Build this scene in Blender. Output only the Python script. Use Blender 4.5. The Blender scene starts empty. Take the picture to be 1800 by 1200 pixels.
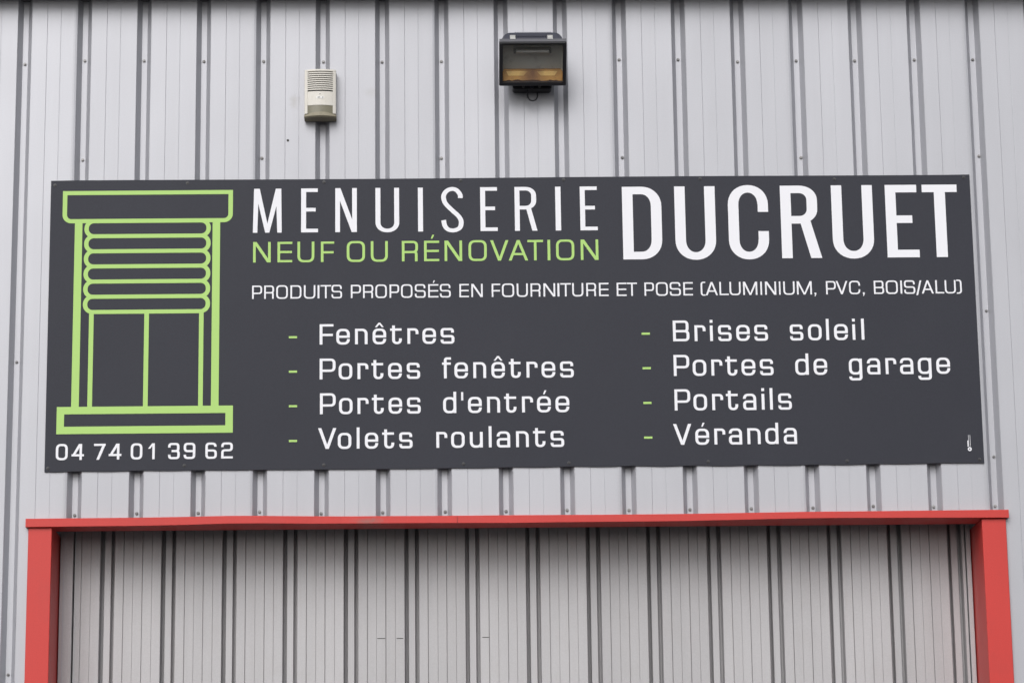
import bpy, bmesh, math, random
from mathutils import Matrix, Vector
from mathutils.geometry import delaunay_2d_cdt

# ------------------------------------------------------------------ camera, sky, sun, exposure
S = bpy.context.scene
cd = bpy.data.cameras.new('camera'); cam = bpy.data.objects.new('camera', cd)
S.collection.objects.link(cam); S.camera = cam
_f = Vector((0.0255313, 0.97416269, 0.22439965)).normalized()
_r = Vector((0.99965215, -0.02339436, -0.01217695)).normalized()
_u = _r.cross(_f)
cam.matrix_world = Matrix(((_r.x, _u.x, -_f.x, -0.26753), (_r.y, _u.y, -_f.y, -11.39843),
                           (_r.z, _u.z, -_f.z, 1.6), (0, 0, 0, 1)))
cd.sensor_width = 36; cd.lens = 100; cd.clip_start = 0.1; cd.clip_end = 3000

SUN_EL, SUN_AZ = math.radians(39), math.radians(-16)      # azimuth measured from -Y (in front of the wall) towards +X
w = bpy.data.worlds.new('World'); S.world = w; w.use_nodes = True
nt = w.node_tree; nt.nodes.clear()
sky = nt.nodes.new('ShaderNodeTexSky'); sky.sky_type = 'NISHITA'; sky.sun_disc = False
sky.sun_elevation = SUN_EL; sky.sun_rotation = math.pi - SUN_AZ; sky.air_density = 1.0; sky.dust_density = 3.0
hs = nt.nodes.new('ShaderNodeHueSaturation'); hs.inputs['Saturation'].default_value = 0.22   # overcast: the cloud layer is grey
bg = nt.nodes.new('ShaderNodeBackground'); bg.inputs['Strength'].default_value = 0.11
ow = nt.nodes.new('ShaderNodeOutputWorld')
nt.links.new(sky.outputs[0], hs.inputs['Color']); nt.links.new(hs.outputs[0], bg.inputs['Color']); nt.links.new(bg.outputs[0], ow.inputs['Surface'])
sl = bpy.data.lights.new('sun', 'SUN'); sl.energy = 1.1; sl.angle = math.radians(42); sl.color = (1, 0.99, 0.99)
so = bpy.data.objects.new('sun', sl); S.collection.objects.link(so)
_d = Vector((math.sin(SUN_AZ) * math.cos(SUN_EL), -math.cos(SUN_AZ) * math.cos(SUN_EL), math.sin(SUN_EL)))
so.rotation_euler = _d.to_track_quat('Z', 'Y').to_euler()
S.view_settings.view_transform = 'Standard'; S.view_settings.look = 'None'; S.view_settings.gamma = 1
S.view_settings.exposure = 0.27; S.view_settings.use_curve_mapping = False
S.render.film_transparent = False
random.seed(7)

# ------------------------------------------------------------------ helpers
COL = S.collection
def link(name, me, mat=None, parent=None):
    o = bpy.data.objects.new(name, me); COL.objects.link(o)
    if mat is not None and me is not None: me.materials.clear(); me.materials.append(mat)
    if parent is not None: o.parent = parent
    return o
def empty(name, loc, label, cat, group=None):
    o = bpy.data.objects.new(name, None); COL.objects.link(o); o.location = loc; o.empty_display_size = .1
    o['label'] = label; o['category'] = cat
    if group: o['group'] = group
    return o
class MB:
    def __init__(s): s.v = []; s.f = []
    def add(s, vs, fs):
        n = len(s.v); s.v += [tuple(p) for p in vs]; s.f += [tuple(i + n for i in f) for f in fs]
    def box(s, x0, x1, y0, y1, z0, z1):
        s.add([(x0,y0,z0),(x1,y0,z0),(x1,y1,z0),(x0,y1,z0),(x0,y0,z1),(x1,y0,z1),(x1,y1,z1),(x0,y1,z1)],
              [(0,3,2,1),(4,5,6,7),(0,1,5,4),(1,2,6,5),(2,3,7,6),(3,0,4,7)])
    def loft(s, rings, cap=True):
        n = len(rings[0]); vs = [p for r in rings for p in r]; fs = []
        for k in range(len(rings) - 1):
            for i in range(n): j = (i + 1) % n; fs.append((k*n+i, k*n+j, (k+1)*n+j, (k+1)*n+i))
        if cap: fs += [tuple(reversed(range(n))), tuple(range((len(rings)-1)*n, len(rings)*n))]
        s.add(vs, fs)
    def disc(s, c, r, y0, y1, n=12, r1=None):      # short cylinder/cone along Y
        r1 = r if r1 is None else r1
        ring = lambda rr, y: [(c[0] + rr*math.cos(2*math.pi*i/n), y, c[1] + rr*math.sin(2*math.pi*i/n)) for i in range(n)]
        s.loft([ring(r, y0), ring(r1, y1)])
    def tube(s, pts, r, n=8):
        rings = []
        for i, p in enumerate(pts):
            p = Vector(p); a = Vector(pts[max(i-1, 0)]); b = Vector(pts[min(i+1, len(pts)-1)])
            t = (b - a).normalized(); u = t.cross(Vector((0.03, 1, 0.02))).normalized(); v = t.cross(u)
            rings.append([tuple(p + u*r*math.cos(2*math.pi*k/n) + v*r*math.sin(2*math.pi*k/n)) for k in range(n)])
        s.loft(rings)
    def mesh(s, name):
        me = bpy.data.meshes.new(name); me.from_pydata(s.v, [], s.f); me.validate()
        bm = bmesh.new(); bm.from_mesh(me); bmesh.ops.recalc_face_normals(bm, faces=bm.faces); bm.to_mesh(me); bm.free()
        return me
    def build(s, name, mat, parent=None, bevel=0):
        o = link(name, s.mesh(name), mat, parent)
        if bevel:
            m = o.modifiers.new('bevel', 'BEVEL'); m.width = bevel; m.segments = 2; m.limit_method = 'ANGLE'; m.angle_limit = math.radians(35)
            m.harden_normals = False
        return o

# ------------------------------------------------------------------ materials
def material(name, col, rough=0.5, metal=0.0, spec=0.5, var=0.04, grain=0.05, gscale=260, streak=0.0, sheetvar=0.0, bump=0.0, bscale=2.0, dirt=0.0, dirtcol=(.12,.11,.10), dscale=3.0):
    m = bpy.data.materials.new(name); m.use_nodes = True; t = m.node_tree; N = t.nodes; L = t.links
    p = N['Principled BSDF']; p.inputs['Roughness'].default_value = rough; p.inputs['Metallic'].default_value = metal
    p.inputs['Specular IOR Level'].default_value = spec
    tc = N.new('ShaderNodeTexCoord')
    def noise(scale, sc=(1,1,1), detail=3, rough_=.55):
        mp = N.new('ShaderNodeMapping'); mp.inputs['Scale'].default_value = sc; L.new(tc.outputs['Object'], mp.inputs[0])
        n = N.new('ShaderNodeTexNoise'); n.inputs['Scale'].default_value = scale; n.inputs['Detail'].default_value = detail
        n.inputs['Roughness'].default_value = rough_; L.new(mp.outputs[0], n.inputs['Vector']); return n.outputs['Fac']
    def mad(x, mul, add):
        n = N.new('ShaderNodeMath'); n.operation = 'MULTIPLY_ADD'; L.new(x, n.inputs[0]); n.inputs[1].default_value = mul; n.inputs[2].default_value = add; return n.outputs[0]
    def mul(a, b):
        n = N.new('ShaderNodeMath'); n.operation = 'MULTIPLY'; L.new(a, n.inputs[0]); L.new(b, n.inputs[1]); return n.outputs[0]
    v = mad(noise(1.7), 2*var, 1 - var)
    if grain: v = mul(v, mad(noise(gscale, detail=2), 2*grain*1.6, 1 - grain*1.6))
    if streak: v = mul(v, mad(noise(14, (1, 1, .05), 4), 2*streak, 1 - streak))
    if sheetvar:
        oi = N.new('ShaderNodeObjectInfo'); v = mul(v, mad(oi.outputs['Random'], 2*sheetvar, 1 - sheetvar))
    vm = N.new('ShaderNodeVectorMath'); vm.operation = 'SCALE'; vm.inputs[0].default_value = col; L.new(v, vm.inputs['Scale'])
    out = vm.outputs[0]
    if dirt:
        r = N.new('ShaderNodeMapRange'); L.new(noise(dscale, (1, 1, .6), 6, .65), r.inputs[0])
        r.inputs[1].default_value = .52; r.inputs[2].default_value = .78; r.inputs[3].default_value = 0; r.inputs[4].default_value = dirt
        mx = N.new('ShaderNodeMix'); mx.data_type = 'RGBA'; L.new(r.outputs[0], mx.inputs['Factor']); L.new(out, mx.inputs['A']); mx.inputs['B'].default_value = (*dirtcol, 1)
        out = mx.outputs['Result']
    L.new(out, p.inputs['Base Color'])
    if bump:
        b = N.new('ShaderNodeBump'); b.inputs['Strength'].default_value = 1; b.inputs['Distance'].default_value = bump
        L.new(noise(bscale, (1, 1, .5), 2), b.inputs['Height']); L.new(b.outputs[0], p.inputs['Normal'])
    return m
M = {
 'silver': material('silver_coated_steel', (.453,.456,.487), .43, .28, .5, .04, .06, streak=.05, sheetvar=.04, bump=.009, bscale=1.6, dirt=.05),
 'door': material('weathered_silver_steel', (.468,.459,.468), .5, .2, .5, .05, .08, sheetvar=.05, streak=.10, bump=.004, bscale=2.2, dirt=.13, dirtcol=(.33,.29,.27), dscale=9),
 'red': material('red_coated_steel', (.60,.052,.044), .42, 0, .35, .07, .07, streak=.05, bump=.004, dirt=.22, dirtcol=(.36,.06,.055), dscale=5),
 'panel': material('anthracite_sign_board', (.037,.0385,.050), .48, 0, .18, .08, .16, gscale=330, bump=.004, bscale=2.0, dirt=.10, dirtcol=(.062,.062,.068), dscale=5),
 'white': material('white_vinyl', (.86,.86,.90), .45, 0, .3, .01, .02),
 'green': material('lime_vinyl', (.435,.68,.19), .45, 0, .3, .01, .02),
 'fixing': material('grey_screw', (.22,.215,.215), .45, .5),
 'sign_fixing': material('anthracite_screw_cap', (.045,.045,.05), .35, 0),
 'washer': material('screw_washer', (.3,.3,.31), .5, .6),
 'cream': material('aged_cream_plastic', (.72,.69,.63), .45, 0, .4, .04, .04, dirt=.25, dirtcol=(.42,.37,.28), dscale=40),
 'slot': material('dark_slot', (.045,.043,.038), .8),
 'olive': material('smoked_strobe_lens', (.19,.175,.12), .3, 0, .5, .1, .08, dirt=.5, dirtcol=(.09,.08,.05), dscale=60),
 'olivedirt': material('grimy_lens_rim', (.30,.27,.20), .6, 0, .3, .2, .1, dirt=.45, dirtcol=(.045,.04,.03), dscale=70),
 'label': material('paper_label', (.8,.79,.77), .5, 0),
 'ink': material('black_ink', (.03,.03,.03), .6),
 'black': material('black_cast_housing', (.020,.020,.024), .45, 0, .4, .1, .05),
 'slate': material('slate_grey_housing', (.06,.063,.082), .5, 0, .4, .1, .08),
 'rim': material('lit_frame_top', (.16,.16,.175), .5, .2, .4, .1, .08, dirt=.4, dirtcol=(.1,.1,.1), dscale=30),  # lit upper face of the black lamp frame, put into a paler colour
 'clip': material('bare_steel_clip', (.78,.78,.76), .35, .6),
 'reflector': material('dulled_reflector', (.44,.45,.43), .5, .1, .5, .1, .06, dirt=.5, dirtcol=(.16,.16,.14), dscale=25),
 'tube': material('lamp_tube', (.33,.33,.32), .25, 0),
 'amber': material('heat_stained_reflector', (.52,.27,.06), .5, 0, .5, .2, .08, dirt=.85, dirtcol=(.16,.06,.02), dscale=14),
 'amberlight': material('stained_reflector_facet', (.84,.55,.18), .5, 0, .5, .15, .08, dirt=.5, dirtcol=(.30,.13,.04), dscale=12),
 'rustline': material('dark_red_joint', (.22,.03,.03), .6),
 'scorch': material('brown_scorch', (.26,.10,.035), .7, 0, .2, .3, .2),
 'rust': material('burnt_brown_stain', (.055,.022,.012), .8, 0, .2, .3, .2),
 'concrete': material('concrete', (.36,.35,.33), .85, 0, .3, .1, .1, gscale=60, dirt=.3, dirtcol=(.2,.19,.18)),
 'asphalt': material('asphalt', (.055,.055,.056), .9, 0, .3, .15, .3, gscale=90),
 'roof': material('grey_roof_sheet', (.30,.30,.31), .6, .2),
 'eave': material('eave_flashing', (.16,.15,.155), .6, .1),
}
def scorch(m, wdt, col):
    # heat stain burnt into the middle of the reflector, fading outwards with a ragged edge
    t = m.node_tree; N = t.nodes; L = t.links; p = N['Principled BSDF']; src = p.inputs['Base Color'].links[0].from_socket
    tc = N.new('ShaderNodeTexCoord'); sx = N.new('ShaderNodeSeparateXYZ'); L.new(tc.outputs['Object'], sx.inputs[0])
    ab = N.new('ShaderNodeMath'); ab.operation = 'ABSOLUTE'; L.new(sx.outputs['X'], ab.inputs[0])
    nz = N.new('ShaderNodeTexNoise'); nz.inputs['Scale'].default_value = 30; L.new(tc.outputs['Object'], nz.inputs['Vector'])
    ad = N.new('ShaderNodeMath'); ad.operation = 'MULTIPLY_ADD'; L.new(nz.outputs['Fac'], ad.inputs[0]); ad.inputs[1].default_value = .05; L.new(ab.outputs[0], ad.inputs[2])
    r = N.new('ShaderNodeMapRange'); L.new(ad.outputs[0], r.inputs[0]); r.inputs[1].default_value = wdt; r.inputs[2].default_value = .03; r.inputs[3].default_value = 0; r.inputs[4].default_value = .9
    mx = N.new('ShaderNodeMix'); mx.data_type = 'RGBA'; L.new(r.outputs[0], mx.inputs['Factor']); L.new(src, mx.inputs['A']); mx.inputs['B'].default_value = (*col, 1)
    L.new(mx.outputs['Result'], p.inputs['Base Color'])
scorch(M['amber'], .085, (.17,.065,.025)); scorch(M['amberlight'], .075, (.22,.09,.03))
def smudge(m, cx, cz, rx, rz, col, amt):
    # one grey rubbed patch on the lintel
    t = m.node_tree; N = t.nodes; L = t.links; p = N['Principled BSDF']; src = p.inputs['Base Color'].links[0].from_socket
    tc = N.new('ShaderNodeTexCoord'); mp = N.new('ShaderNodeMapping'); mp.vector_type = 'TEXTURE'
    mp.inputs['Location'].default_value = (cx, 0, cz); mp.inputs['Scale'].default_value = (rx, 50, rz); L.new(tc.outputs['Object'], mp.inputs[0])
    ln = N.new('ShaderNodeVectorMath'); ln.operation = 'LENGTH'; L.new(mp.outputs[0], ln.inputs[0])
    nz = N.new('ShaderNodeTexNoise'); nz.inputs['Scale'].default_value = 60; nz.inputs['Detail'].default_value = 5; L.new(tc.outputs['Object'], nz.inputs['Vector'])
    ad = N.new('ShaderNodeMath'); ad.operation = 'MULTIPLY_ADD'; L.new(nz.outputs['Fac'], ad.inputs[0]); ad.inputs[1].default_value = 1.2; L.new(ln.outputs['Value'], ad.inputs[2])
    r = N.new('ShaderNodeMapRange'); L.new(ad.outputs[0], r.inputs[0]); r.inputs[1].default_value = 1.5; r.inputs[2].default_value = .6; r.inputs[3].default_value = 0; r.inputs[4].default_value = amt
    mx = N.new('ShaderNodeMix'); mx.data_type = 'RGBA'; L.new(r.outputs[0], mx.inputs['Factor']); L.new(src, mx.inputs['A']); mx.inputs['B'].default_value = (*col, 1)
    L.new(mx.outputs['Result'], p.inputs['Base Color'])
smudge(M['red'], -.555, 3.480, .085, .018, (.26,.15,.13), .7)
smudge(M['silver'], -.868, 5.262, .030, .045, (.30,.28,.26), .45)
smudge(M['silver'], -.545, 5.30, .05, .03, (.36,.35,.35), .4)
def glass_mat():
    m = bpy.data.materials.new('dusty_lamp_glass'); m.use_nodes = True; t = m.node_tree; N = t.nodes; L = t.links
    p = N['Principled BSDF']; p.inputs['Base Color'].default_value = (.35,.35,.33,1); p.inputs['Roughness'].default_value = .12
    p.inputs['Alpha'].default_value = .08
    return m
M['glass'] = glass_mat()

# ------------------------------------------------------------------ lettering: every glyph is drawn as plain polygons, joined into flat vinyl
def arc(cx, cz, rx, rz, a0, a1, n=9, e=2.35):
    out = []
    for i in range(n + 1):
        a = math.radians(a0 + (a1 - a0) * i / n); c, s_ = math.cos(a), math.sin(a)
        out.append((cx + rx * math.copysign(abs(c) ** (2/e), c), cz + rz * math.copysign(abs(s_) ** (2/e), s_)))
    return out
class G:
    def __init__(s, v, h, e=2.35): s.p = []; s.v = v; s.h = h; s.e = e
    def rect(s, x0, z0, x1, z1):
        if x1 - x0 > 1e-6 and z1 - z0 > 1e-6: s.p.append([(x0,z0),(x1,z0),(x1,z1),(x0,z1)])
    def poly(s, *pts): s.p.append(list(pts))
    def corner(s, kind, x, z, rx, rz):
        # kind 'tl','tr','bl','br'; (x,z) is the outer corner point
        v, h = s.v, s.h
        cx = x + rx if 'l' in kind else x - rx; cz = z - rz if 't' in kind else z + rz
        a0 = {'tr': 0, 'tl': 90, 'bl': 180, 'br': 270}[kind]
        s.p.append(arc(cx, cz, rx, rz, a0, a0+90, e=s.e) + arc(cx, cz, max(rx-v, 1e-5), max(rz-h, 1e-5), a0+90, a0, e=s.e))
    def box(s, x0, z0, x1, z1, rx, rz, corners='tl tr bl br', sides='l r t b', tl=None, tr=None, bl=None, br=None, t0=None, b0=None):
        """ring segments of a rounded box; tl.. = how far a side reaches when its other end is open; t0/b0 = where the top/bottom bar starts"""
        v, h = s.v, s.h; cs = corners.split(); sd = sides.split()
        P = {'tl': (x0, z1), 'tr': (x1, z1), 'bl': (x0, z0), 'br': (x1, z0)}
        for c in cs: s.corner(c, *P[c], rx, rz)
        if 't' in sd: s.rect(x0 + rx if 'tl' in cs else (x0 if t0 is None else t0), z1 - h, x1 - rx if 'tr' in cs else x1, z1)
        if 'b' in sd: s.rect(x0 + rx if 'bl' in cs else (x0 if b0 is None else b0), z0, x1 - rx if 'br' in cs else x1, z0 + h)
        if 'l' in sd: s.rect(x0, (z0 + rz if 'bl' in cs else z0) if bl is None else bl, x0 + v, (z1 - rz if 'tl' in cs else z1) if tl is None else tl)
        if 'r' in sd: s.rect(x1 - v, (z0 + rz if 'br' in cs else z0) if br is None else br, x1, (z1 - rz if 'tr' in cs else z1) if tr is None else tr)
    def ribbon(s, pts, w0, w1=None, sub=6):
        P = [Vector(p) for p in pts]; C = []
        for i in range(len(P) - 1):
            a = P[max(i-1, 0)]; b = P[i]; c = P[i+1]; d = P[min(i+2, len(P)-1)]
            for k in range(sub):
                t = k / sub
                C.append(.5*((2*b) + (c-a)*t + (2*a-5*b+4*c-d)*t*t + (3*b-a-3*c+d)*t**3))
        C.append(P[-1]); Lf = []; Rt = []
        for i, p in enumerate(C):
            t = (C[min(i+1, len(C)-1)] - C[max(i-1, 0)]).normalized(); n = Vector((-t.y, t.x))
            w_ = (w0 * abs(t.y) + (w1 or w0) * abs(t.x)) / 2 / (abs(t.x) + abs(t.y))* (abs(t.x)+abs(t.y))
            w_ = math.hypot(w0 * t.y, (w1 or w0) * t.x) / 2
            Lf.append(tuple(p + n*w_)); Rt.append(tuple(p - n*w_))
        for i in range(len(C) - 1): s.p.append([Lf[i], Lf[i+1], Rt[i+1], Rt[i]])

def draw(g, ch, W, H, style):
    """add glyph ch into a box W wide and H (cap height) tall, origin at its lower left"""
    v, h = g.v, g.h
    if style in ('light', 'bold'):
        b = style == 'bold'; ov = .012 * H
        if ch == 'M':
            m = W/2; k = v*.98; z = 0
            g.poly((0,0),(v*.9,0),(v*.9+.045*W,H),(.035*W,H)); g.poly((W-v*.9,0),(W,0),(W-.02*W,H),(W-v*.9-.055*W,H))
            g.poly((.06*W,H),(.06*W+v*1.0,H),(m+v*.42,0),(m-v*.42,0)); g.poly((W-.03*W-v*1.05,H),(W-.03*W,H),(m+v*.42,0),(m-v*.42,0))
        elif ch == 'E':
            g.rect(0,0,v,H); g.rect(0,H-h,W*.985,H); g.rect(0,0,W,h); g.rect(0,H*.478-h*.05,W*(.82 if b else .86),H*.478+h*.95)
        elif ch == 'N':
            g.rect(0,0,v*.95,H); g.rect(W-v*.95,0,W,H); g.poly((0,H),(v*1.05,H),(W,0),(W-v*1.05,0))
        elif ch == 'U': g.box(0,-ov,W,H,W/2,(.27 if b else .22)*H,'bl br','l r')
        elif ch == 'I': g.rect(0,0,W,H)
        elif ch == 'T': g.rect(0,H-h,W,H); g.rect(W/2-v*.53,0,W/2+v*.53,H)
        elif ch == 'D': g.rect(0,0,v,H); g.box(0,0,W,H,W*.52,H*.27,'tr br','r t b')
        elif ch == 'C':
            g.box(0,-ov,W,H+ov,W/2,.27*H,'tl tr bl br','l'); g.rect(W-v*.98,H*.64,W,H*.75); g.rect(W-v*.98,H*.25,W,H*.375)
        elif ch == 'R':
            g.rect(0,0,v,H); zb = H*(.475 if b else .485); w2 = W*(.92 if b else .96)
            g.box(0,zb,w2,H,w2*.50,H*.2,'tr br','r t b')
            if b: g.poly((W*.46,zb+h*.6),(W*.46+v*.98,zb+h*.75),(W,0),(W-v*1.04,0))
            else: g.poly((W*.50,zb+h*.5),(W*.50+v*1.0,zb+h*.5),(W,0),(W-v*1.04,0))
        elif ch == 'S':
            q = lambda x, y: (x*W, H*(1-y))
            g.ribbon([q(.86,.245),q(.85,.165),(.5*W,H+ov-h*.5) and q(.70,.065),q(.50,.035),q(.28,.07),q(.14,.155),q(.12,.26),q(.22,.38),q(.5,.525),q(.78,.66),q(.89,.78),q(.84,.91),q(.68,.965),q(.50,.98),q(.30,.955),q(.16,.87),q(.11,.745)], v*.96, h*1.08)
        return
    X = .765 * H                      # x-height
    R = min(W*.46, H*.33) if style == 'euro' else min(W*.46, .30*H)
    r = min(W*.44, .27*H)             # lower-case corner
    def acute(x, z): g.poly((x-.035*H,z),(x+.035*H,z),(x+.13*H,z+.19*H),(x+.035*H,z+.19*H))
    if ch in 'NEFLTIHÉ' or ch in "AV/":
        pass
    if ch == 'N': g.rect(0,0,v,H); g.rect(W-v,0,W,H); g.poly((0,H),(v*1.35,H),(W,0),(W-v*1.35,0))
    elif ch in 'EÉF':
        g.rect(0,0,v,H); g.rect(0,H-h,W,H)
        if ch != 'F': g.rect(0,0,W,h); g.rect(0,H*.5-h/2,W*.98,H*.5+h/2)
        else: g.rect(0,H*.47-h/2,W*.96,H*.47+h/2)
        if ch == 'É': acute(W*.5, H*1.10)
    elif ch == 'L': g.rect(0,0,v,H); g.rect(0,0,W,h)
    elif ch == 'T': g.rect(0,H-h,W,H); g.rect(W/2-v/2,0,W/2+v/2,H)
    elif ch == 'I': g.rect(0,0,W,H)
    elif ch == 'U': g.box(0,-.01*H,W,H,R,R,'bl br','l r b')
    elif ch in 'O0': g.box(0,-.01*H,W,H*1.01,R,R)
    elif ch == 'D': g.rect(0,0,v,H); g.box(0,0,W,H,R,R,'tr br','r t b')
    elif ch == 'P': g.rect(0,0,v,H); g.box(0,H*.36,W,H,R*.78,R*.78,'tr br','r t b')
    elif ch == 'B':
        g.rect(0,0,v,H); g.box(0,H*.485-h*.5,W*.96,H,R*.66,R*.66,'tr br','r t b'); g.box(0,0,W,H*.485+h*.5,R*.7,R*.7,'tr br','r t b')
    elif ch == 'R':
        g.rect(0,0,v,H); g.box(0,H*.40,W,H,R*.78,R*.78,'tr br','r t b'); g.box(0,0,W*.97,H*.40+h,R*.55,R*.55,'tr','r t')
    elif ch == 'V':
        m = W/2; g.poly((0,H),(v*1.12,H),(m+v*.55,0),(m-v*.55,0)); g.poly((W-v*1.12,H),(W,H),(m+v*.55,0),(m-v*.55,0))
    elif ch == 'A':
        m = W/2; g.poly((0,0),(v*1.12,0),(m+v*.55,H),(m-v*.55,H)); g.poly((W-v*1.12,0),(W,0),(m+v*.55,H),(m-v*.55,H)); g.rect(W*.17,H*.26,W*.83,H*.26+h)
    elif ch == 'M':
        m = W/2; g.rect(0,0,v,H); g.rect(W-v,0,W,H); g.poly((0,H),(v*1.25,H),(m+v*.5,0),(m-v*.5,0)); g.poly((W-v*1.25,H),(W,H),(m+v*.5,0),(m-v*.5,0))
    elif ch in 'S3':
        zm = H*.5; q = R*.72
        if ch == 'S':
            g.box(0,zm-h/2,W*.97,H*1.01,q,q,'tl bl tr','l t'); g.rect(q,zm-h/2,W-q,zm+h/2); g.rect(W*.97-v,H*.70,W*.97,H*1.01-q)
            g.box(0,-.01*H,W,zm+h/2,q,q,'tr br bl','r b'); g.rect(0,q,v,H*.30)
        else:
            g.box(0,zm-h/2,W*.97,H*1.01,q,q,'tl tr br','r t'); g.rect(W*.3,zm-h/2,W-q,zm+h/2); g.rect(0,H*.72,v,H*1.01-q)
            g.box(0,-.01*H,W,zm+h/2,q,q,'tr br bl','r b'); g.rect(0,q,v,H*.28)
    elif ch == 'C': g.box(0,-.01*H,W,H*1.01,R,R,'tl bl tr br','l t b'); g.rect(W-v,H*.64,W,H*1.01-R); g.rect(W-v,R,W,H*.36)
    elif ch == '(': g.v, g.h = v, h*.9; g.box(0,-.03*H,W*1.2,H*1.03,W*.8,W*.8,'tl bl','l t b'); g.v, g.h = v, h
    elif ch == ')': g.v, g.h = v, h*.9; g.box(-W*.2,-.03*H,W,H*1.03,W*.8,W*.8,'tr br','r t b'); g.v, g.h = v, h
    elif ch == '/': g.poly((0,-.12*H),(v*1.05,-.12*H),(W,H),(W-v*1.05,H))
    elif ch == ',': g.poly((0,.13*H),(0,0),(v*.45,0),(0,-.14*H),(v*.55,-.14*H),(v*1.15,.02*H),(v*1.15,.13*H))
    elif ch == '4': g.rect(W*.74-v*.5,0,W*.74+v*.5,H); g.rect(0,H*.22,W,H*.22+h); g.poly((0,H*.22),(v*1.1,H*.22),(W*.74+v*.4,H),(W*.74-v*.8,H))
    elif ch == '7': g.rect(0,H-h,W,H); g.poly((W*.22,0),(W*.22+v*1.12,0),(W,H-h*.4),(W-v*1.2,H-h*.4))
    elif ch == '1': g.rect(W-v,0,W,H); g.poly((0,H*.66),(v*.9,H*.66),(W-v*.1,H),(W-v*1.1,H))
    elif ch == '9':
        q = R*.8; g.box(0,H*.42,W,H*1.01,q,q,'tl tr bl','l t'); g.rect(q,H*.42,W,H*.42+h); g.rect(W-v,q,W,H*1.01-q)
        g.box(0,-.01*H,W,H*.5,q,q,'bl br','b'); g.rect(0,q,v,H*.27)
    elif ch == '6':
        q = R*.8; g.box(0,-.01*H,W,H*.58,q,q,'tr bl br','r b'); g.rect(0,H*.58-h,W-q,H*.58); g.rect(0,q,v,H*1.01-q)
        g.box(0,H*.5,W*.97,H*1.01,q,q,'tl tr','t'); g.rect(W*.97-v,H*.75,W*.97,H*1.01-q)
    elif ch == '2':
        q = R*.75; g.box(0,H*.45,W,H*1.01,q,q,'tl tr br','r t'); g.rect(W*.42,H*.45,W-q,H*.45+h); g.rect(0,H*.72,v,H*1.01-q)
        g.box(0,0,W,H*.45+h,q,q*.95,'tl',''); g.rect(q,H*.45,W*.5,H*.45+h); g.rect(0,0,v,H*.45+h-q*.95); g.rect(0,0,W,h)
    elif ch in 'eêé':
        g.box(0,-.01*H,W,X,r,r,'tl tr bl br','l t b'); g.rect(W-v,X*.42,W,X-r); g.rect(v*.5,X*.42,W,X*.42+h); g.rect(W-v,r,W,X*.30)
        if ch == 'é': acute(W*.5, H*.86)
        if ch == 'ê':
            m = W/2; g.poly((m-.21*H,H*.83),(m-.12*H,H*.83),(m,H*.97),(m,H*1.055),(m-.04*H,H*1.055)); g.poly((m+.21*H,H*.83),(m+.04*H,H*1.055),(m,H*1.055),(m,H*.97),(m+.12*H,H*.83))
    elif ch == 'o': g.box(0,-.01*H,W,X,r,r)
    elif ch == 'n': g.rect(0,0,v,X*.98); g.box(0,0,W,X,r,r,'tr','r t')
    elif ch == 'u': g.rect(W-v,0,W,X*.98); g.box(0,-.01*H,W,X*.98,r,r,'bl br','l r b')
    elif ch == 'r': g.rect(0,0,v,X*.98); g.box(0,0,W,X,r*.85,r*.85,'tr','t'); g.rect(W-v,X*.62,W,X-r*.85)
    elif ch == 't':
        g.rect(W*.17,r*.8,W*.17+v,H*.91); g.rect(0,X-h,W*.98,X); g.box(W*.17,-.01*H,W,H*.4,r*.9,r*.9,'bl br','b'); g.rect(W-v,r*.85,W,X*.36)
    elif ch == 'f': g.box(W*.2,0,W,H*1.01,r*.8,r*.8,'tl','l t'); g.rect(0,X-h,W*.98,X)
    elif ch == 's':
        zm = X*.47; q = r*.62
        g.box(0,zm-h/2,W*.97,X,q,q,'tl bl tr','l t'); g.rect(q,zm-h/2,W-q,zm+h/2); g.rect(W*.97-v,X*.70,W*.97,X-q)
        g.box(0,-.01*H,W,zm+h/2,q,q,'tr br bl','r b'); g.rect(0,q,v,X*.26)
    elif ch == 'a':
        g.rect(W-v,0,W,X-r*.9); g.box(0,0,W,X,r*.9,r*.9,'tl tr','t'); g.rect(0,X*.72,v,X-r*.9)
        g.box(0,-.01*H,W,X*.58,r*.72,r*.72,'tl bl','l t b')
    elif ch in 'dg':
        if ch == 'd': g.rect(W-v,0,W,H*1.02)
        g.box(0,-.01*H,W,X,r,r,'tl tr bl br','l r t b')
        if ch == 'd': g.rect(W-v,0,W,X)
        if ch == 'g':
            g.rect(W-v,-.10*H,W,X*.98); g.box(0,-.29*H,W,0,r*.62,r*.62,'bl br','b'); g.rect(W-v,-.13*H,W,0); g.rect(0,-.29*H+r*.62,v,-.10*H)
    elif ch == 'l': g.rect(W/2-v/2,0,W/2+v/2,H*1.02)
    elif ch == 'i': g.rect(W/2-v/2,0,W/2+v/2,X*.98); g.rect(W/2-v*.5,H*.88,W/2+v*.5,H*1.02)
    elif ch == "'": g.rect(0,H*.60,W*.95,H)

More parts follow.
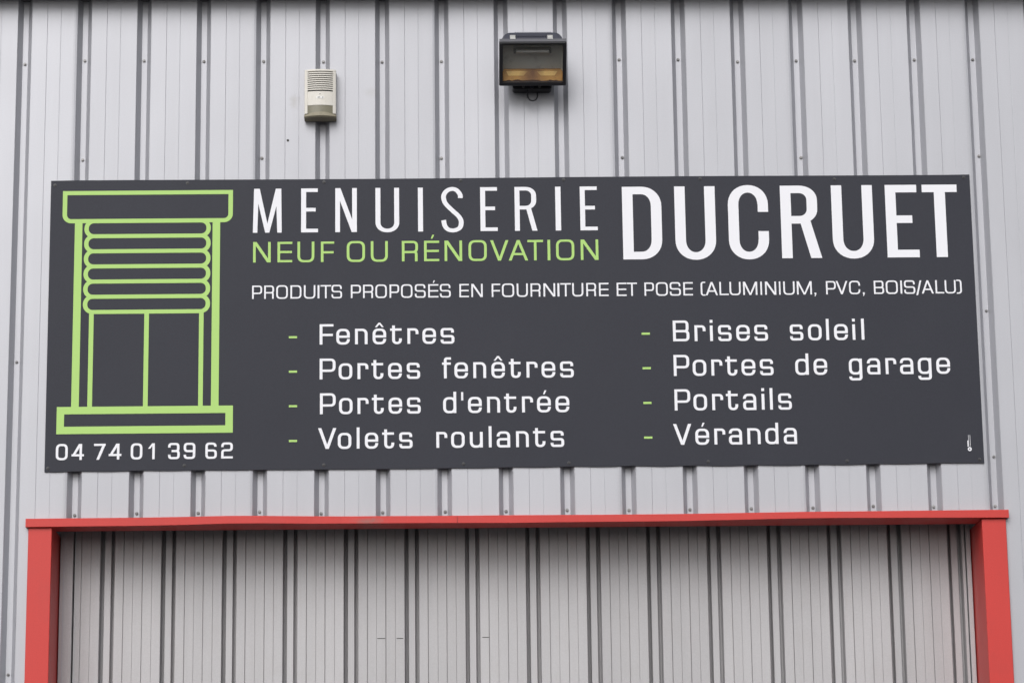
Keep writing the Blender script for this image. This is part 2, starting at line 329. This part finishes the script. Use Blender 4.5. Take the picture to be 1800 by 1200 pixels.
def clean(poly):
    out = []
    for p in poly:
        if not out or (abs(p[0]-out[-1][0]) + abs(p[1]-out[-1][1])) > 1e-5: out.append(p)
    if len(out) > 2 and abs(out[0][0]-out[-1][0]) + abs(out[0][1]-out[-1][1]) < 1e-5: out.pop()
    return out
def union_mesh(name, groups, y):
    """groups of 2-D polygons -> one flat mesh without overlaps, facing -Y at depth y"""
    V, Fc = [], []
    for polys in groups:
        vs, fs = [], []
        for p in polys:
            p = clean(p)
            if len(p) < 3: continue
            a = sum(p[i][0]*p[(i+1) % len(p)][1] - p[(i+1) % len(p)][0]*p[i][1] for i in range(len(p)))
            if abs(a) < 1e-9: continue
            if a < 0: p = p[::-1]
            n = len(vs); vs += [Vector(q) for q in p]; fs.append(list(range(n, n+len(p))))
        if not fs: continue
        ov, oe, of, _, _, orf = delaunay_2d_cdt(vs, [], fs, 1, 1e-6)
        n = len(V); V += [(q[0], y, q[1]) for q in ov]
        Fc += [tuple(i + n for i in f) for f, o_ in zip(of, orf) if len(o_) > 0]
    me = bpy.data.meshes.new(name); me.from_pydata(V, [], Fc); me.validate()
    for p in me.polygons:
        pass
    bm = bmesh.new(); bm.from_mesh(me)
    for f in bm.faces:
        if f.normal.y > 0: f.normal_flip()
    bm.to_mesh(me); bm.free()
    return me

LINES = [
    ('heading_lettering', 'light', 'white', 0.3827, 0.5714, 'M-10768:-9575 E-8774:-8075 N-7360:-6466 U-5694:-4712 I-3930:-3725 S-2971:-2039 E-1342:-630 R87:1021 I1780:2005 E2806:3525'),
    ('name_lettering', 'bold', 'white', 0.2566, 0.5688, 'D4561:6193 U6742:8433 C8967:10639 R11159:12827 U13294:15015 E15551:16892 T17099:18565'),
    ('subtitle_lettering', 'euro', 'green', 0.2558, 0.3429, 'N-10751:-10025 E-9745:-9135 U-8921:-8224 F-7955:-7405 O-6886:-6132 U-5893:-5190 R-4609:-3941 É-3691:-3064 N-2842:-2117 O-1852:-1096 V-953:-193 A-193:615 T589:1238 I1422:1535 O1775:2532 N2798:3530'),
    ('offer_lettering', 'euro', 'white', 0.1012, 0.1575, 'P-10781:-10370 R-10284:-9879 O-9788:-9311 D-9205:-8753 U-8652:-8180 I-8089:-8013 T-7967:-7531 S-7516:-7080 P-6719:-6303 R-6217:-5795 O-5709:-5237 P-5125:-4729 O-4652:-4180 S-4083:-3636 É-3532:-3110 S-3049:-2602 E-2246:-1854 N-1752:-1284 F-913:-556 O-490:14 U121:579 R691:1109 N1226:1710 I1802:1883 T1929:2363 U2414:2872 R2995:3403 E3520:3918 E4253:4661 T4676:5095 P5401:5799 O5876:6371 S6448:6907 E7010:7408 (7730:7894 A7935:8441 L8507:8891 U8926:9387 M9489:10077 I10205:10272 N10400:10860 I10978:11039 U11157:11628 M11720:12340 ,12442:12544 P12928:13338 V13338:13825 C13887:14348 ,14451:14553 B14917:15338 O15415:15912 I16020:16092 S16174:16636 /16672:16903 A16903:17401 L17478:17837 U17868:18325 )18392:18572'),
    ('list_lettering', 'list', 'white', -0.0938, -0.0082, 'F-8002:-7436 e-7320:-6764 n-6551:-6035 ê-5828:-5272 t-5110:-4629 r-4401:-3946 e-3784:-3227 s-3037:-2470'),
    ('list_lettering', 'list', 'white', -0.2399, -0.1528, 'P-8000:-7349 o-7223:-6664 r-6452:-6008 t-5882:-5393 e-5201:-4636 s-4434:-3889 f-2988:-2619 e-2483:-1927 n-1710:-1184 ê-967:-411 t-249:237 r475:930 e1092:1654 s1851:2413'),
    ('list_lettering', 'list', 'white', -0.3848, -0.2979, "P-7987:-7344 o-7208:-6655 r-6454:-6002 t-5866:-5383 e-5187:-4633 s-4432:-3873 d-2959:-2420 '-2219:-2128 e-1942:-1377 n-1160:-631 t-465:40 r267:721 é882:1447 e1639:2204"),
    ('list_lettering', 'list', 'white', -0.5288, -0.4427, 'V-8060:-7319 o-7258:-6707 l-6481:-6381 e-6155:-5614 t-5453:-4962 s-4761:-4214 r-3247:-2800 o-2645:-2092 u-1881:-1353 l-1102:-1001 a-785:-237 n4:522 t699:1202 s1413:1967'),
    ('list_lettering', 'list', 'white', -0.0925, -0.0050, 'B6532:7208 r7422:7880 i8059:8176 s8395:8950 e9143:9704 s9892:10453 s11362:11913 o12112:12674 l12857:12985 e13189:13761 i13940:14078 l14308:14451'),
    ('list_lettering', 'list', 'white', -0.2382, -0.1502, 'P6524:7168 o7305:7864 r8072:8529 t8651:9139 e9316:9886 s10074:10633 d11530:12084 e12288:12848 g13744:14289 a14493:15038 r15257:15705 a15853:16404 g16593:17154 e17358:17924'),
    ('list_lettering', 'list', 'white', -0.3826, -0.2944, 'P6521:7169 o7296:7853 r8065:8521 t8637:9129 a9332:9874 i10092:10218 l10431:10558 s10776:11334'),
    ('list_lettering', 'list', 'white', -0.5256, -0.4391, 'V6433:7175 é7331:7897 r8109:8563 a8705:9245 n9463:10004 d10196:10737 a10954:11495'),
    ('phone_lettering', 'euro', 'white', -0.5645, -0.4988, '0-18690:-18207 4-18051:-17551 7-17150:-16677 4-16549:-16032 0-15659:-15186 1-14963:-14685 3-14145:-13671 9-13515:-13041 6-12635:-12166 2-11993:-11520'),
]

# ------------------------------------------------------------------ setting: ground
g_ = MB(); g_.add([(-600,-600,0),(600,-600,0),(600,600,0),(-600,600,0)], [(0,1,2,3)])
gr = g_.build('ground', M['asphalt']); gr['kind'] = 'structure'
a_ = MB(); a_.box(-8.2, 8.2, -2.2, -0.25, -.1, .02)
ap = a_.build('pavement', M['asphalt']); ap['kind'] = 'structure'

# ------------------------------------------------------------------ building
DX0, DX1, DZ = -1.834, 1.932, 3.468          # door opening
hall = empty('warehouse', (0, 0, 0), 'industrial hall clad in pale silver ribbed steel sheets with a red framed doorway', 'building')
PI_, ZT = .25, 5.78
def pitch_profile(c, laps):
    """depth profile of one pitch, from the valley at c to just before the next one"""
    e = .0016
    P = [(c-.0288-e,0),(c-.0282-e,-.0006),(c-.0285+e*.5,.0014),(c-.0118,.0345),(c-.0106,.035),(c+.0106,.035),(c+.0118,.0345),(c+.0285-e*.5,.0014),(c+.0282+e,-.0006),(c+.0288+e,0)]
    for off, dpt in ((.0945,.0012),(.1515,.0005)):
        P += [(c+off-.0011,0),(c+off,dpt),(c+off+.0011,0)]
    return P
def sheet(x0, npitch):
    P = []
    for k in range(npitch): P += pitch_profile(x0 + k*PI_, 0)
    P = [(x0-.045, -.0016), (x0-.038, -.0013)] + P + [(x0 + npitch*PI_ - .0385, .0006)]
    P = [(x, y) for x, y in P]
    # breakpoints at the door edges so that the sheet can stop above the opening
    for xd in (DX0-.06, DX1+.06):
        for i in range(len(P)-1):
            if P[i][0] < xd < P[i+1][0]:
                t = (xd-P[i][0])/(P[i+1][0]-P[i][0]); P.insert(i+1, (xd, P[i][1]+t*(P[i+1][1]-P[i][1]))); break
    V, Fc = [], []
    rows = [.2, 1.2, 2.4, 3.49, 4.0, 4.6, 5.2, ZT]
    for x, y in P:
        for z in rows: V.append((x, y, z))
    n = len(rows)
    for i in range(len(P)-1):
        xm = (P[i][0]+P[i+1][0])/2
        for j in range(n-1):
            if DX0-.06 < xm < DX1+.06 and rows[j] < 3.48: continue
            Fc.append((i*n+j, (i+1)*n+j, (i+1)*n+j+1, i*n+j+1))
    used = sorted({i for f in Fc for i in f}); ix = {o: i for i, o in enumerate(used)}
    me = bpy.data.meshes.new('cladding_sheet'); me.from_pydata([V[i] for i in used], [], [tuple(ix[i] for i in f) for f in Fc]); return me
for n in range(-9, 9):
    link('cladding_sheet', sheet(-.25 + .75*n, 3), M['silver'], hall)
# screws
sm = MB(); sm.disc((0,0), .0078, 0, -.0022, 14); sm.disc((0,0), .0055, -.0022, -.0072, 6, .0048)
sme = sm.mesh('screw'); sme.materials.append(M['fixing'])
def screw(x, z, y=.0348, s=.9):
    o = bpy.data.objects.new('screw', sme); COL.objects.link(o); o.parent = hall; o.location = (x, y, z); o.scale = (s, s, s)
    o.rotation_euler = (random.uniform(-.12,.12), random.uniform(0, 1), random.uniform(-.12,.12)); return o
row1 = {-2.0:5.441,-1.75:5.455,-1.5:5.454,-1.25:5.45,-1.0:5.449,-.75:5.446,-.5:5.444,-.25:5.446,0:5.447,.25:5.448,.5:5.45,.75:5.449,1.0:5.439,1.25:5.442,1.5:5.441,1.75:5.444,2.0:5.444}
row3 = {-1.75:3.523,-1.5:3.528,-1.25:3.528,-1.0:3.531,-.75:3.522,-.5:3.524,-.25:3.525,0:3.525,.25:3.528,.5:3.526,.75:3.526,1.0:3.528,1.25:3.529,1.5:3.534,1.75:3.529,2.0:3.530}
for x, z in row1.items(): screw(x + random.uniform(-.002,.002), z)
for x, z in row3.items(): screw(x + random.uniform(-.003,.003), z)
for x, z in ((-1.75,5.021),(-1.004,5.025),(-.254,5.021),(.504,5.02),(1.255,5.016),(2.006,5.019)): screw(x, z)
for x, z in ((-2.001,4.16),(-2.001,2.88),(2.004,3.735),(-2.001,1.6),(2.251,2.88),(2.004,4.35)): screw(x, z, s=.8)
for x in [-.25 + .75*n for n in range(-8,-2)] + [2.75 + .75*n for n in range(5)]:
    for z in (.6, 2.88, 4.16, 5.02, 5.445): screw(x, z)
h_ = MB(); h_.disc((0,0), .0052, 0, -.0012, 10); o = h_.build('rivet', M['slot'], hall); o.location = (-.894, -.0003, 5.092)

# body of the hall behind the cladding: side walls, roof, plinth
b = MB(); b.box(-7.02, -6.96, .05, 12, 0, 5.9); b.box(6.96, 7.02, .05, 12, 0, 5.9); b.box(-7.02, 7.02, 12, 12.06, 0, 5.9)
b.build('side_wall', M['silver'], hall)
b = MB(); b.box(-7.02, DX0-.02, .06, .12, 0, 5.9); b.box(DX1+.02, 7.02, .06, .12, 0, 5.9); b.box(DX0-.02, DX1+.02, .06, .12, 3.52, 5.9); b.box(DX0-.02, DX1+.02, .12, .36, 3.64, 3.68)
b.build('inner_wall', M['concrete'], hall)
b = MB(); b.box(-7.02, DX0-.11, -.005, .05, 0, .2); b.box(DX1+.11, 7.02, -.005, .05, 0, .2); b.build('plinth', M['concrete'], hall)
b = MB(); b.add([(-7.2,-.1,6.02),(7.2,-.1,6.02),(7.2,12.2,6.6),(-7.2,12.2,6.6),(-7.2,-.1,6.08),(7.2,-.1,6.08),(7.2,12.2,6.66),(-7.2,12.2,6.66)],
      [(0,3,2,1),(4,5,6,7),(0,1,5,4),(1,2,6,5),(2,3,7,6),(3,0,4,7)]); b.build('roof', M['roof'], hall)
b = MB(); b.box(-7.2, 7.2, -.11, .1, 5.717, 5.95); b.build('eave', M['eave'], hall, .004)

# ---- red doorway frame: lintel, jambs, reveals
lt = [(-1.9384,3.5007,3.4659),(-1.70,3.5010,3.4662),(-1.47,3.5014,3.4666),(-1.30,3.5030,3.4690),(-1.1267,3.5052,3.4726),(-1.0,3.5042,3.4722),(-.8975,3.5025,3.4711),(-.78,3.5018,3.4700),(-.668,3.5006,3.4704),
      (-.5,3.4996,3.4690),(-.3235,3.4989,3.4687),(-.15,3.4986,3.4672),(.0216,3.4984,3.4658),(.2,3.4981,3.4668),(.3673,3.4978,3.4676),(.55,3.4980,3.4674),(.7134,3.4985,3.4682),(.95,3.5005,3.4716),(1.176,3.5028,3.4748),(1.30,3.5032,3.4754),
      (1.4075,3.5033,3.4752),(1.7,3.5040,3.4735),(2.041,3.5051,3.4715)]
V, Fc = [], []
for i, (x, t, bt) in enumerate(lt):
    yf = -.030 - .006*math.exp(-((x+1.02)/.16)**2) + .005*math.exp(-((x+.72)/.12)**2) - .003*math.exp(-((x-.1)/.2)**2) + random.uniform(-.0008,.0008)
    V += [(x,.004,t+.003),(x,yf+.002,t),(x,yf,t-.002),(x,yf,bt+.0015),(x,yf+.002,bt),(x,-.005,bt+.0006),(x,.11,3.4700),(x,.11,3.4860)]
for i in range(len(lt)-1):
    for j in range(7): Fc.append((i*8+j, (i+1)*8+j, (i+1)*8+j+1, i*8+j+1))
Fc += [tuple(range(8)), tuple(reversed(range((len(lt)-1)*8, len(lt)*8)))]
me = bpy.data.meshes.new('lintel'); me.from_pydata(V, [], Fc)
bm = bmesh.new(); bm.from_mesh(me); bmesh.ops.recalc_face_normals(bm, faces=bm.faces); bm.to_mesh(me); bm.free()
door_frame = bpy.data.objects.new('door_frame', None); COL.objects.link(door_frame); door_frame.parent = hall
link('lintel', me, M['red'], door_frame)
b = MB(); b.box(-.2005, -.1993, -.0345, -.0330, 3.470, 3.497); b.build('lintel_joint', M['rustline'], door_frame)
for sx, xo, xi, zt in ((-1,-1.9285,DX0,3.4652),(1,2.0305,DX1,3.4702)):
    j = MB(); x0, x1 = sorted((xo, xi)); j.box(x0, x1, -.016, .0, 0, zt)
    j.build('jamb', M['red'], door_frame, .0025)
    j = MB(); j.box(*sorted((xi, xi-sx*-.002)), .0005, .30, 0, 3.4690); j.build('reveal', M['red'], door_frame)

# ---- sliding door leaf made of ribbed panels
door = MB(); DY = .245
door.box(DX0+.003, DX1-.003, DY+.06, DY+.09, 0, 3.62)
dr = door.build('door', M['slot'], hall)                      # dark backing of the leaf; panels in front
def panel(c, xl, xr):
    P = []
    e = .0014
    base = [(c-.0295-e,0),(c-.0295,.0014),(c-.0266,.046),(c-.0165,.050),(c-.0136,.0185),(c-.0126,.017),(c+.0126,.017),(c+.0136,.0185),(c+.0165,.050),(c+.0266,.046),(c+.0295,.0014),(c+.0295+e,0)]  # channels beside the strip shaped extra deep so the bands come out dark
    P += base
    for i in range(1, 5):
        x = c+.0295+.0382*i + random.uniform(-.001,.001); dpt = (.0065,.0025,.0060,.0028)[i-1]*random.uniform(.8,1.15); wd = (.0018,.0012,.0018,.0012)[i-1]
        P += [(x-wd,0),(x-wd*.3,dpt),(x+wd*.3,dpt),(x+wd,0)]
    P += [(c+PI_-.0295-e,0)]
    P = [(x, y) for x, y in P if xl <= x <= xr]
    if P[0][0] > xl and xl > c: P = [(xl, 0)] + P
    if c+PI_ > xr: P = P + [(xr, 0)]
    V, Fc = [], []
    zs = (.02, 1.2, 2.4, 3.0, 3.2, 3.62)
    for x, y in P:
        for z in zs: V.append((x, y + DY, z))
    n = len(zs)
    for i in range(len(P)-1):
        for j in range(n-1): Fc.append((i*n+j, (i+1)*n+j, (i+1)*n+j+1, i*n+j+1))
    me = bpy.data.meshes.new('door_panel'); me.from_pydata(V, [], Fc); return me
c0 = -1.638
for k in range(-1, 15):
    c = c0 + .2501*k
    link('door_panel', panel(c, max(c-.04, -1.772), min(c+.26, 1.905)), M['door'], dr)
b = MB(); b.box(DX0+.004, -1.777, .225, .29, 0, 3.62); b.build('stile', M['door'], dr, .002)
b = MB(); b.box(DX0+.018, DX0+.022, .221, .2245, 0, 3.60); b.build('edge_seal', M['silver'], dr)
b = MB(); b.box(1.909, DX1-.004, .232, .29, 0, 3.62); b.build('stile', M['door'], dr, .002)
for x0, x1, z in ((-.530,-.497,3.0385),(-.451,-.423,3.0380),(-.099,-.070,3.0392)):
    b = MB(); b.box(x0, x1, DY-.0012, DY-.0002, z-.0012, z+.0012); b.build('scratch', M['slot'], dr)

# ------------------------------------------------------------------ sign board
SW, SH = 3.8268, 1.2245
sign = empty('sign_board', (.0413, -.003, 4.3114), 'long anthracite joinery sign with white and lime lettering above the red doorway', 'sign')
sign.rotation_euler = (0, -.00185, 0)
top, bot = [], []
N_ = 96
for i in range(N_ + 1):
    x = -SW/2 + SW*i/N_
    wv = .0016*math.sin((x+.0413)*2*math.pi/.25 + 1.2)*(.6+.4*math.sin(x*2.1)) + .0012*math.sin(x*3.7+.5)
    ends = min(1, (SW/2-abs(x))/.1)
    bot.append((x, -SH/2 + wv*ends - .0005)); top.append((x, SH/2 + .0011*math.sin(x*2.6)*ends))
V, Fc = [], []
for (xb, zb), (xt, zt) in zip(bot, top): V += [(xb,-.004,zb),(xt,-.004,zt),(xt,0,zt),(xb,0,zb)]
for i in range(N_):
    for j in range(4): a = i*4+j; c_ = i*4+(j+1) % 4; Fc.append((a, c_, c_+4, a+4))
Fc += [(0,3,2,1), (N_*4, N_*4+1, N_*4+2, N_*4+3)]
me = bpy.data.meshes.new('board'); me.from_pydata(V, [], Fc)
bm = bmesh.new(); bm.from_mesh(me); bmesh.ops.recalc_face_normals(bm, faces=bm.faces); bm.to_mesh(me); bm.free()
link('board', me, M['panel'], sign)
STROKE = {'heading_lettering': (.0205,.0155), 'name_lettering': (.0440,.0325), 'subtitle_lettering': (.0108,.0092), 'offer_lettering': (.0068,.0060),
          'list_lettering': (.0117,.0098), 'phone_lettering': (.0100,.0088)}
YL = -.0048
for name, style, col, z0, z1, s in LINES:
    v, h = STROKE[name]
    line = bpy.data.objects.new(name, None); COL.objects.link(line); line.parent = sign
    for t in s.split():
        ch = t[0]; a, b_ = [float(q)/1e4 for q in t[1:].split(':')]
        g = G(v, h, 2.1 if style in ('light','bold') else 2.5 if style == 'euro' else 2.2); draw(g, ch, b_-a, z1-z0, style)
        o = link('letter', union_mesh('letter', [g.p], 0), M[col], line); o.location = (a, YL, z0)
for x0, z0, x1, z1 in ((-.9264,-.0662,-.8926,-.0576),(-.9258,-.2106,-.8921,-.2018),(-.9252,-.3548,-.8916,-.3460),(-.9247,-.4991,-.8912,-.4903),
                       (.5236,-.0636,.5579,-.0548),(.5242,-.2091,.5584,-.2003),(.5238,-.3543,.5574,-.3455),(.5235,-.4987,.5573,-.4900)):
    b = MB(); b.add([(x0,YL,z0),(x1,YL,z0),(x1,YL,z1),(x0,YL,z1)], [(0,1,2,3)]); b.build('dash', M['green'], sign)

# lime window emblem
e = []
def R_(x0, z0, x1, z1): e.append([(x0,z0),(x1,z0),(x1,z1),(x0,z1)])
def emblem_ring(x0, z0, x1, z1, v, h, rx, rz, corners='tl tr bl br'):
    g = G(v, h, 2.0); g.box(x0, z0, x1, z1, rx, rz, corners); e.extend(g.p)
emblem_ring(-1.8630,.4290,-1.1600,.5671,.0185,.0175,.036,.036,'bl br')
R_(-1.8110,-.347,-1.7800,.431); R_(-1.2430,-.347,-1.2118,.431)
zt = .4460
for k in range(6):                                       # six slats, each a lozenge with rounded ends sharing its bars
    ztop = .4285 - k*.0643; zbot = ztop - .0472
    emblem_ring(-1.7715, zbot-.0170, -1.2505, ztop+.0170, .0180, .0170, .040, .0385)
R_(-1.7455,-.347,-1.7263,.045); R_(-1.5193,-.347,-1.5002,.045); R_(-1.2950,-.347,-1.2763,.045)
emblem_ring(-1.8690,-.4578,-1.1530,-.3452,.0305,.0305,.001,.001,'')
# keep the slats hollow where a neighbour's corner would fill them
link('window_emblem', union_mesh('window_emblem', [e], YL), M['green'], sign)
# small printer's mark in the lower right corner
e2 = []
q = lambda x0, z0, x1, z1: e2.append([(x0,z0),(x1,z0),(x1,z1),(x0,z1)])
q(1.8526,-.5440,1.8540,-.4959); q(1.8588,-.5435,1.8604,-.4960); q(1.8482,-.5444,1.8520,-.5187)
g = G(.0052,.0052,2.0); g.box(1.8482,-.5630,1.8645,-.5462,.0080,.0082); e2.extend(g.p)
link('corner_mark', union_mesh('corner_mark', [[p] for p in e2[:3]] + [e2[3:]], YL), M['white'], sign)
# screw caps of the sign
cap = MB(); cap.disc((0,0), .0075, 0, -.0016, 12, .007); cap.disc((0,0), .0048, -.0016, -.005, 12, .0034)
cme = cap.mesh('screw_cap'); cme.materials.append(M['sign_fixing'])
for x, z in ((-1.897,.593),(-1.349,.598),(-.783,.599),(-.215,.602),(.214,.602),(.784,.602),(1.346,.596),(1.889,.6),
             (-1.9,-.598),(-1.348,-.592),(-.783,-.595),(-.215,-.596),(.214,-.596),(.783,-.596),(1.351,-.599),(1.895,-.598)):
    o = bpy.data.objects.new('screw_cap', cme); COL.objects.link(o); o.parent = sign; o.location = (x, -.004, z)

# ------------------------------------------------------------------ alarm siren
sir = empty('alarm_siren', (-.7575, 0, 5.171), 'cream plastic alarm siren box with curved slots and smoked strobe lens on the wall', 'alarm siren')
w2 = .0655; HS = .212
def front(x, d=.050, bulge=.014): return -(d + bulge*(1-(x/w2)**2))
def curved(mb, x0, x1, z0, z1, back, d=.050, bulge=.014, n=10):
    rings = []
    for i in range(n+1):
        x = x0+(x1-x0)*i/n; y = front(x, d, bulge); yb = back if back is not None else y+.004
        rings.append([(x,y,z0),(x,y,z1),(x,yb,z1),(x,yb,z0)])
    mb.loft(rings)
c_ = MB(); sx = w2*.80
z_slots = [HS*(1-(220-185+29.3*k)/685*1.0) for k in range(10)]
zhi = z_slots[0] + .0020; zlo = z_slots[-1] - .0040
curved(c_, -w2, w2, zhi, HS, 0); 
curved(c_, -w2, -sx, .020, zhi, 0); curved(c_, sx, w2, .020, zhi, 0)
curved(c_, -sx, sx, .0545, zlo, 0)
case = c_.build('case', M['cream'], sir, .0022)
g2 = MB()
for k in range(9): curved(g2, -sx, sx, z_slots[k+1]+.0020, z_slots[k]-.0021, None)
g2.build('grille', M['cream'], sir)
g3 = MB(); curved(g3, -sx, sx, zlo, zhi, -.01, d=.040); g3.build('grille_backing', M['slot'], sir)
l_ = MB(); curved(l_, -sx, sx, .020, .054, -.02, d=.0485); l_.build('strobe_lens', M['olive'], sir)
l_ = MB()
rings = []
for i in range(15):
    x = -w2-.001+(2*w2+.002)*i/14; u = 1-(x/(w2+.004))**2; y0 = -.046-.022*u
    zt = .014+.010*u
    rings.append([(x,y0+.006,.004),(x,y0,.009),(x,y0+.002,zt),(x,y0+.012,zt+.006),(x,-.008,zt+.006),(x,-.008,.0)])
l_.loft(rings); l_.build('lens_rim', M['olivedirt'], sir)
s_ = MB(); curved(s_, -.0155, .0165, .0835, .0935, None, d=.0508); s_.build('label_sticker', M['label'], sir)
s_ = MB(); curved(s_, -.010, -.001, .0870, .0898, None, d=.0514); curved(s_, .0095, .0128, .0862, .0905, None, d=.0514); s_.build('printed_mark', M['ink'], sir)
s_ = MB(); s_.disc((-.0005,.103), .0022, front(0)-.0003, front(0)-.0012, 8); s_.build('cover_screw', M['fixing'], sir)

# ------------------------------------------------------------------ halogen floodlight
TX, TY, TZ, TT = .1275, -.175, 5.362, math.radians(38)
fl = empty('floodlight', (TX, 0, 5.30), 'black halogen floodlight tilted downwards with amber stained reflector above the sign', 'floodlight')
ct, st = math.cos(TT), math.sin(TT)
def tilt(mb):
    mb.v = [(x, TY + y*ct - z*st, TZ - 5.30 + y*st + z*ct) for x, y, z in mb.v]; return mb
FW, FH = .1395, .0955
def rr(w_, h_, r, y, n=5, cz=0):
    out = []
    for cx, cz_, a0 in ((w_-r,h_-r,0),(-w_+r,h_-r,90),(-w_+r,-h_+r,180),(w_-r,-h_+r,270)):
        for i in range(n+1):
            a = math.radians(a0+90*i/n); out.append((cx+r*math.cos(a), y, cz+cz_+r*math.sin(a)))
    return out
m = MB()
GW, GH = .1245, .0840
for ro, y0, y1 in ((0,0,.030),):
    a = rr(FW,FH,.006,.004); b2 = rr(FW-.003,FH-.003,.005,0); c3 = rr(GW,GH,.003,0,cz=.004); d4 = rr(GW,GH,.003,.012,cz=.004); f5 = rr(FW,FH,.006,.030); g6 = rr(GW,GH,.003,.030,cz=.004)
    m.loft([f5,a,b2,c3,d4,g6], cap=False)
tilt(m).build('front_frame', M['black'], fl)
m = MB(); m.box(-FW+.001, FW-.001, .002, .036, FH+.0006, FH+.0040); tilt(m).build('frame_top', M['rim'], fl, .001)
m = MB(); m.loft([rr(.1265,.0930,.012,.031), rr(.1280,.0950,.02,.05), rr(.1270,.0960,.036,.108,cz=.005), rr(.116,.082,.034,.130,cz=.005), rr(.08,.045,.02,.134,cz=.004)], cap=False); m.f.append(tuple(range(len(m.v)-24, len(m.v))))
tilt(m).build('housing', M['slate'], fl)
m = MB()
for k in range(15):
    x = -.072 + k*.0103; m.box(x, x+.0045, .060, .112, .092, .1025)
tilt(m).build('cooling_fins', M['slate'], fl)
for x in (-.083, .072):
    m = MB(); m.box(x-.0115, x+.0115, .024, .056, FH+.0052, FH+.0072); m.box(x-.0115, x+.0115, .052, .056, FH+.0072, FH+.0130)
    tilt(m).build('clip', M['clip'], fl, .0008)
# reflector: grey upper bowl, amber lower facets
m = MB(); m.add([(-.126,.052,.081),(.126,.052,.081),(.118,.060,-.040),(-.118,.060,-.040),(-.126,.013,.081),(.126,.013,.081),(-.126,.013,-.040),(.126,.013,-.040)],
      [(0,1,2,3),(4,5,1,0),(4,0,3,6),(5,7,2,1)]); tilt(m).build('reflector', M['reflector'], fl)
m = MB(); m.add([(-.126,.040,-.040),(.126,.040,-.040),(.120,.022,-.078),(-.120,.022,-.078),(-.126,.013,-.0865),(.126,.013,-.0865),(-.126,.058,-.040),(.126,.058,-.040),(-.126,.013,-.040),(.126,.013,-.040)],
      [(0,1,2,3),(3,2,5,4),(6,7,1,0),(8,0,3,4),(9,5,2,1)]); tilt(m).build('stained_reflector', M['amber'], fl)
for a, b2 in ((-.110,-.018),(.016,.104)):
    m = MB(); m.add([(a,.0375,-.043),(b2,.0375,-.043),(b2-(.02 if a < 0 else .012),.0300,-.060),(a+(.010 if a < 0 else .018),.0300,-.060)], [(0,1,2,3)]); tilt(m).build('reflector_facet', M['amberlight'], fl)
m = MB(); 
pts = [(-.122+.0122*i,   .0175, -.0750+random.uniform(-.0035,.0030)) for i in range(21)]
m.add([(p[0],p[1],p[2]) for p in pts]+[(p[0],.0125,-.0870) for p in pts], [(i,i+1,i+22,i+21) for i in range(20)]); tilt(m).build('burnt_edge', M['rust'], fl)
m = MB(); m.tube([(-.068,.036,.043),(.068,.036,.043)], .0070, 10); tilt(m).build('lamp_tube', M['tube'], fl)
for x in (-.077, .069):
    m = MB(); m.box(x-.002, x+.008, .026, .0515, .038, .057); tilt(m).build('lamp_holder', M['black'], fl, .001)
m = MB(); m.box(-.074, .074, .036, .0515, .0535, .0570); tilt(m).build('lamp_shield', M['black'], fl)
m = MB(); m.box(-GW+.0005, GW-.0005, .006, .010, -GH+.0045, GH+.0035); tilt(m).build('glass', M['glass'], fl)
# connection box, bracket and cable loop under it
m = MB(); m.loft([[(x,y,z) for x,y,z in rr(.0815,.026,.012,0)], rr(.0815,.026,.012,-.085), rr(.076,.021,.010,-.090)])
for i, p in enumerate(m.v): m.v[i] = (p[0], p[1]*.62, p[2] - 5.30 + 5.320)
m.build('junction_box', M['black'], fl)
m = MB(); m.box(-.02,.02,-.085,-.03,.03,.085); m.build('bracket', M['black'], fl, .003)
for x in (-.037, -.001, .031):
    m = MB(); m.disc((x, .004), .006 if x != -.001 else .009, -.055, -.060, 10); m.build('box_screw', M['fixing'] if x != -.001 else M['slate'], fl)
m = MB(); m.tube([(-.0195,-.05,-.008)] + [(.001-.0205*math.cos(math.radians(a)), -.05-.01*math.sin(math.radians(a)), -.034-.0250*math.sin(math.radians(a))) for a in range(0,181,15)] + [(.0215,-.045,-.018)], .0031, 8)
m.build('cable', M['black'], fl)
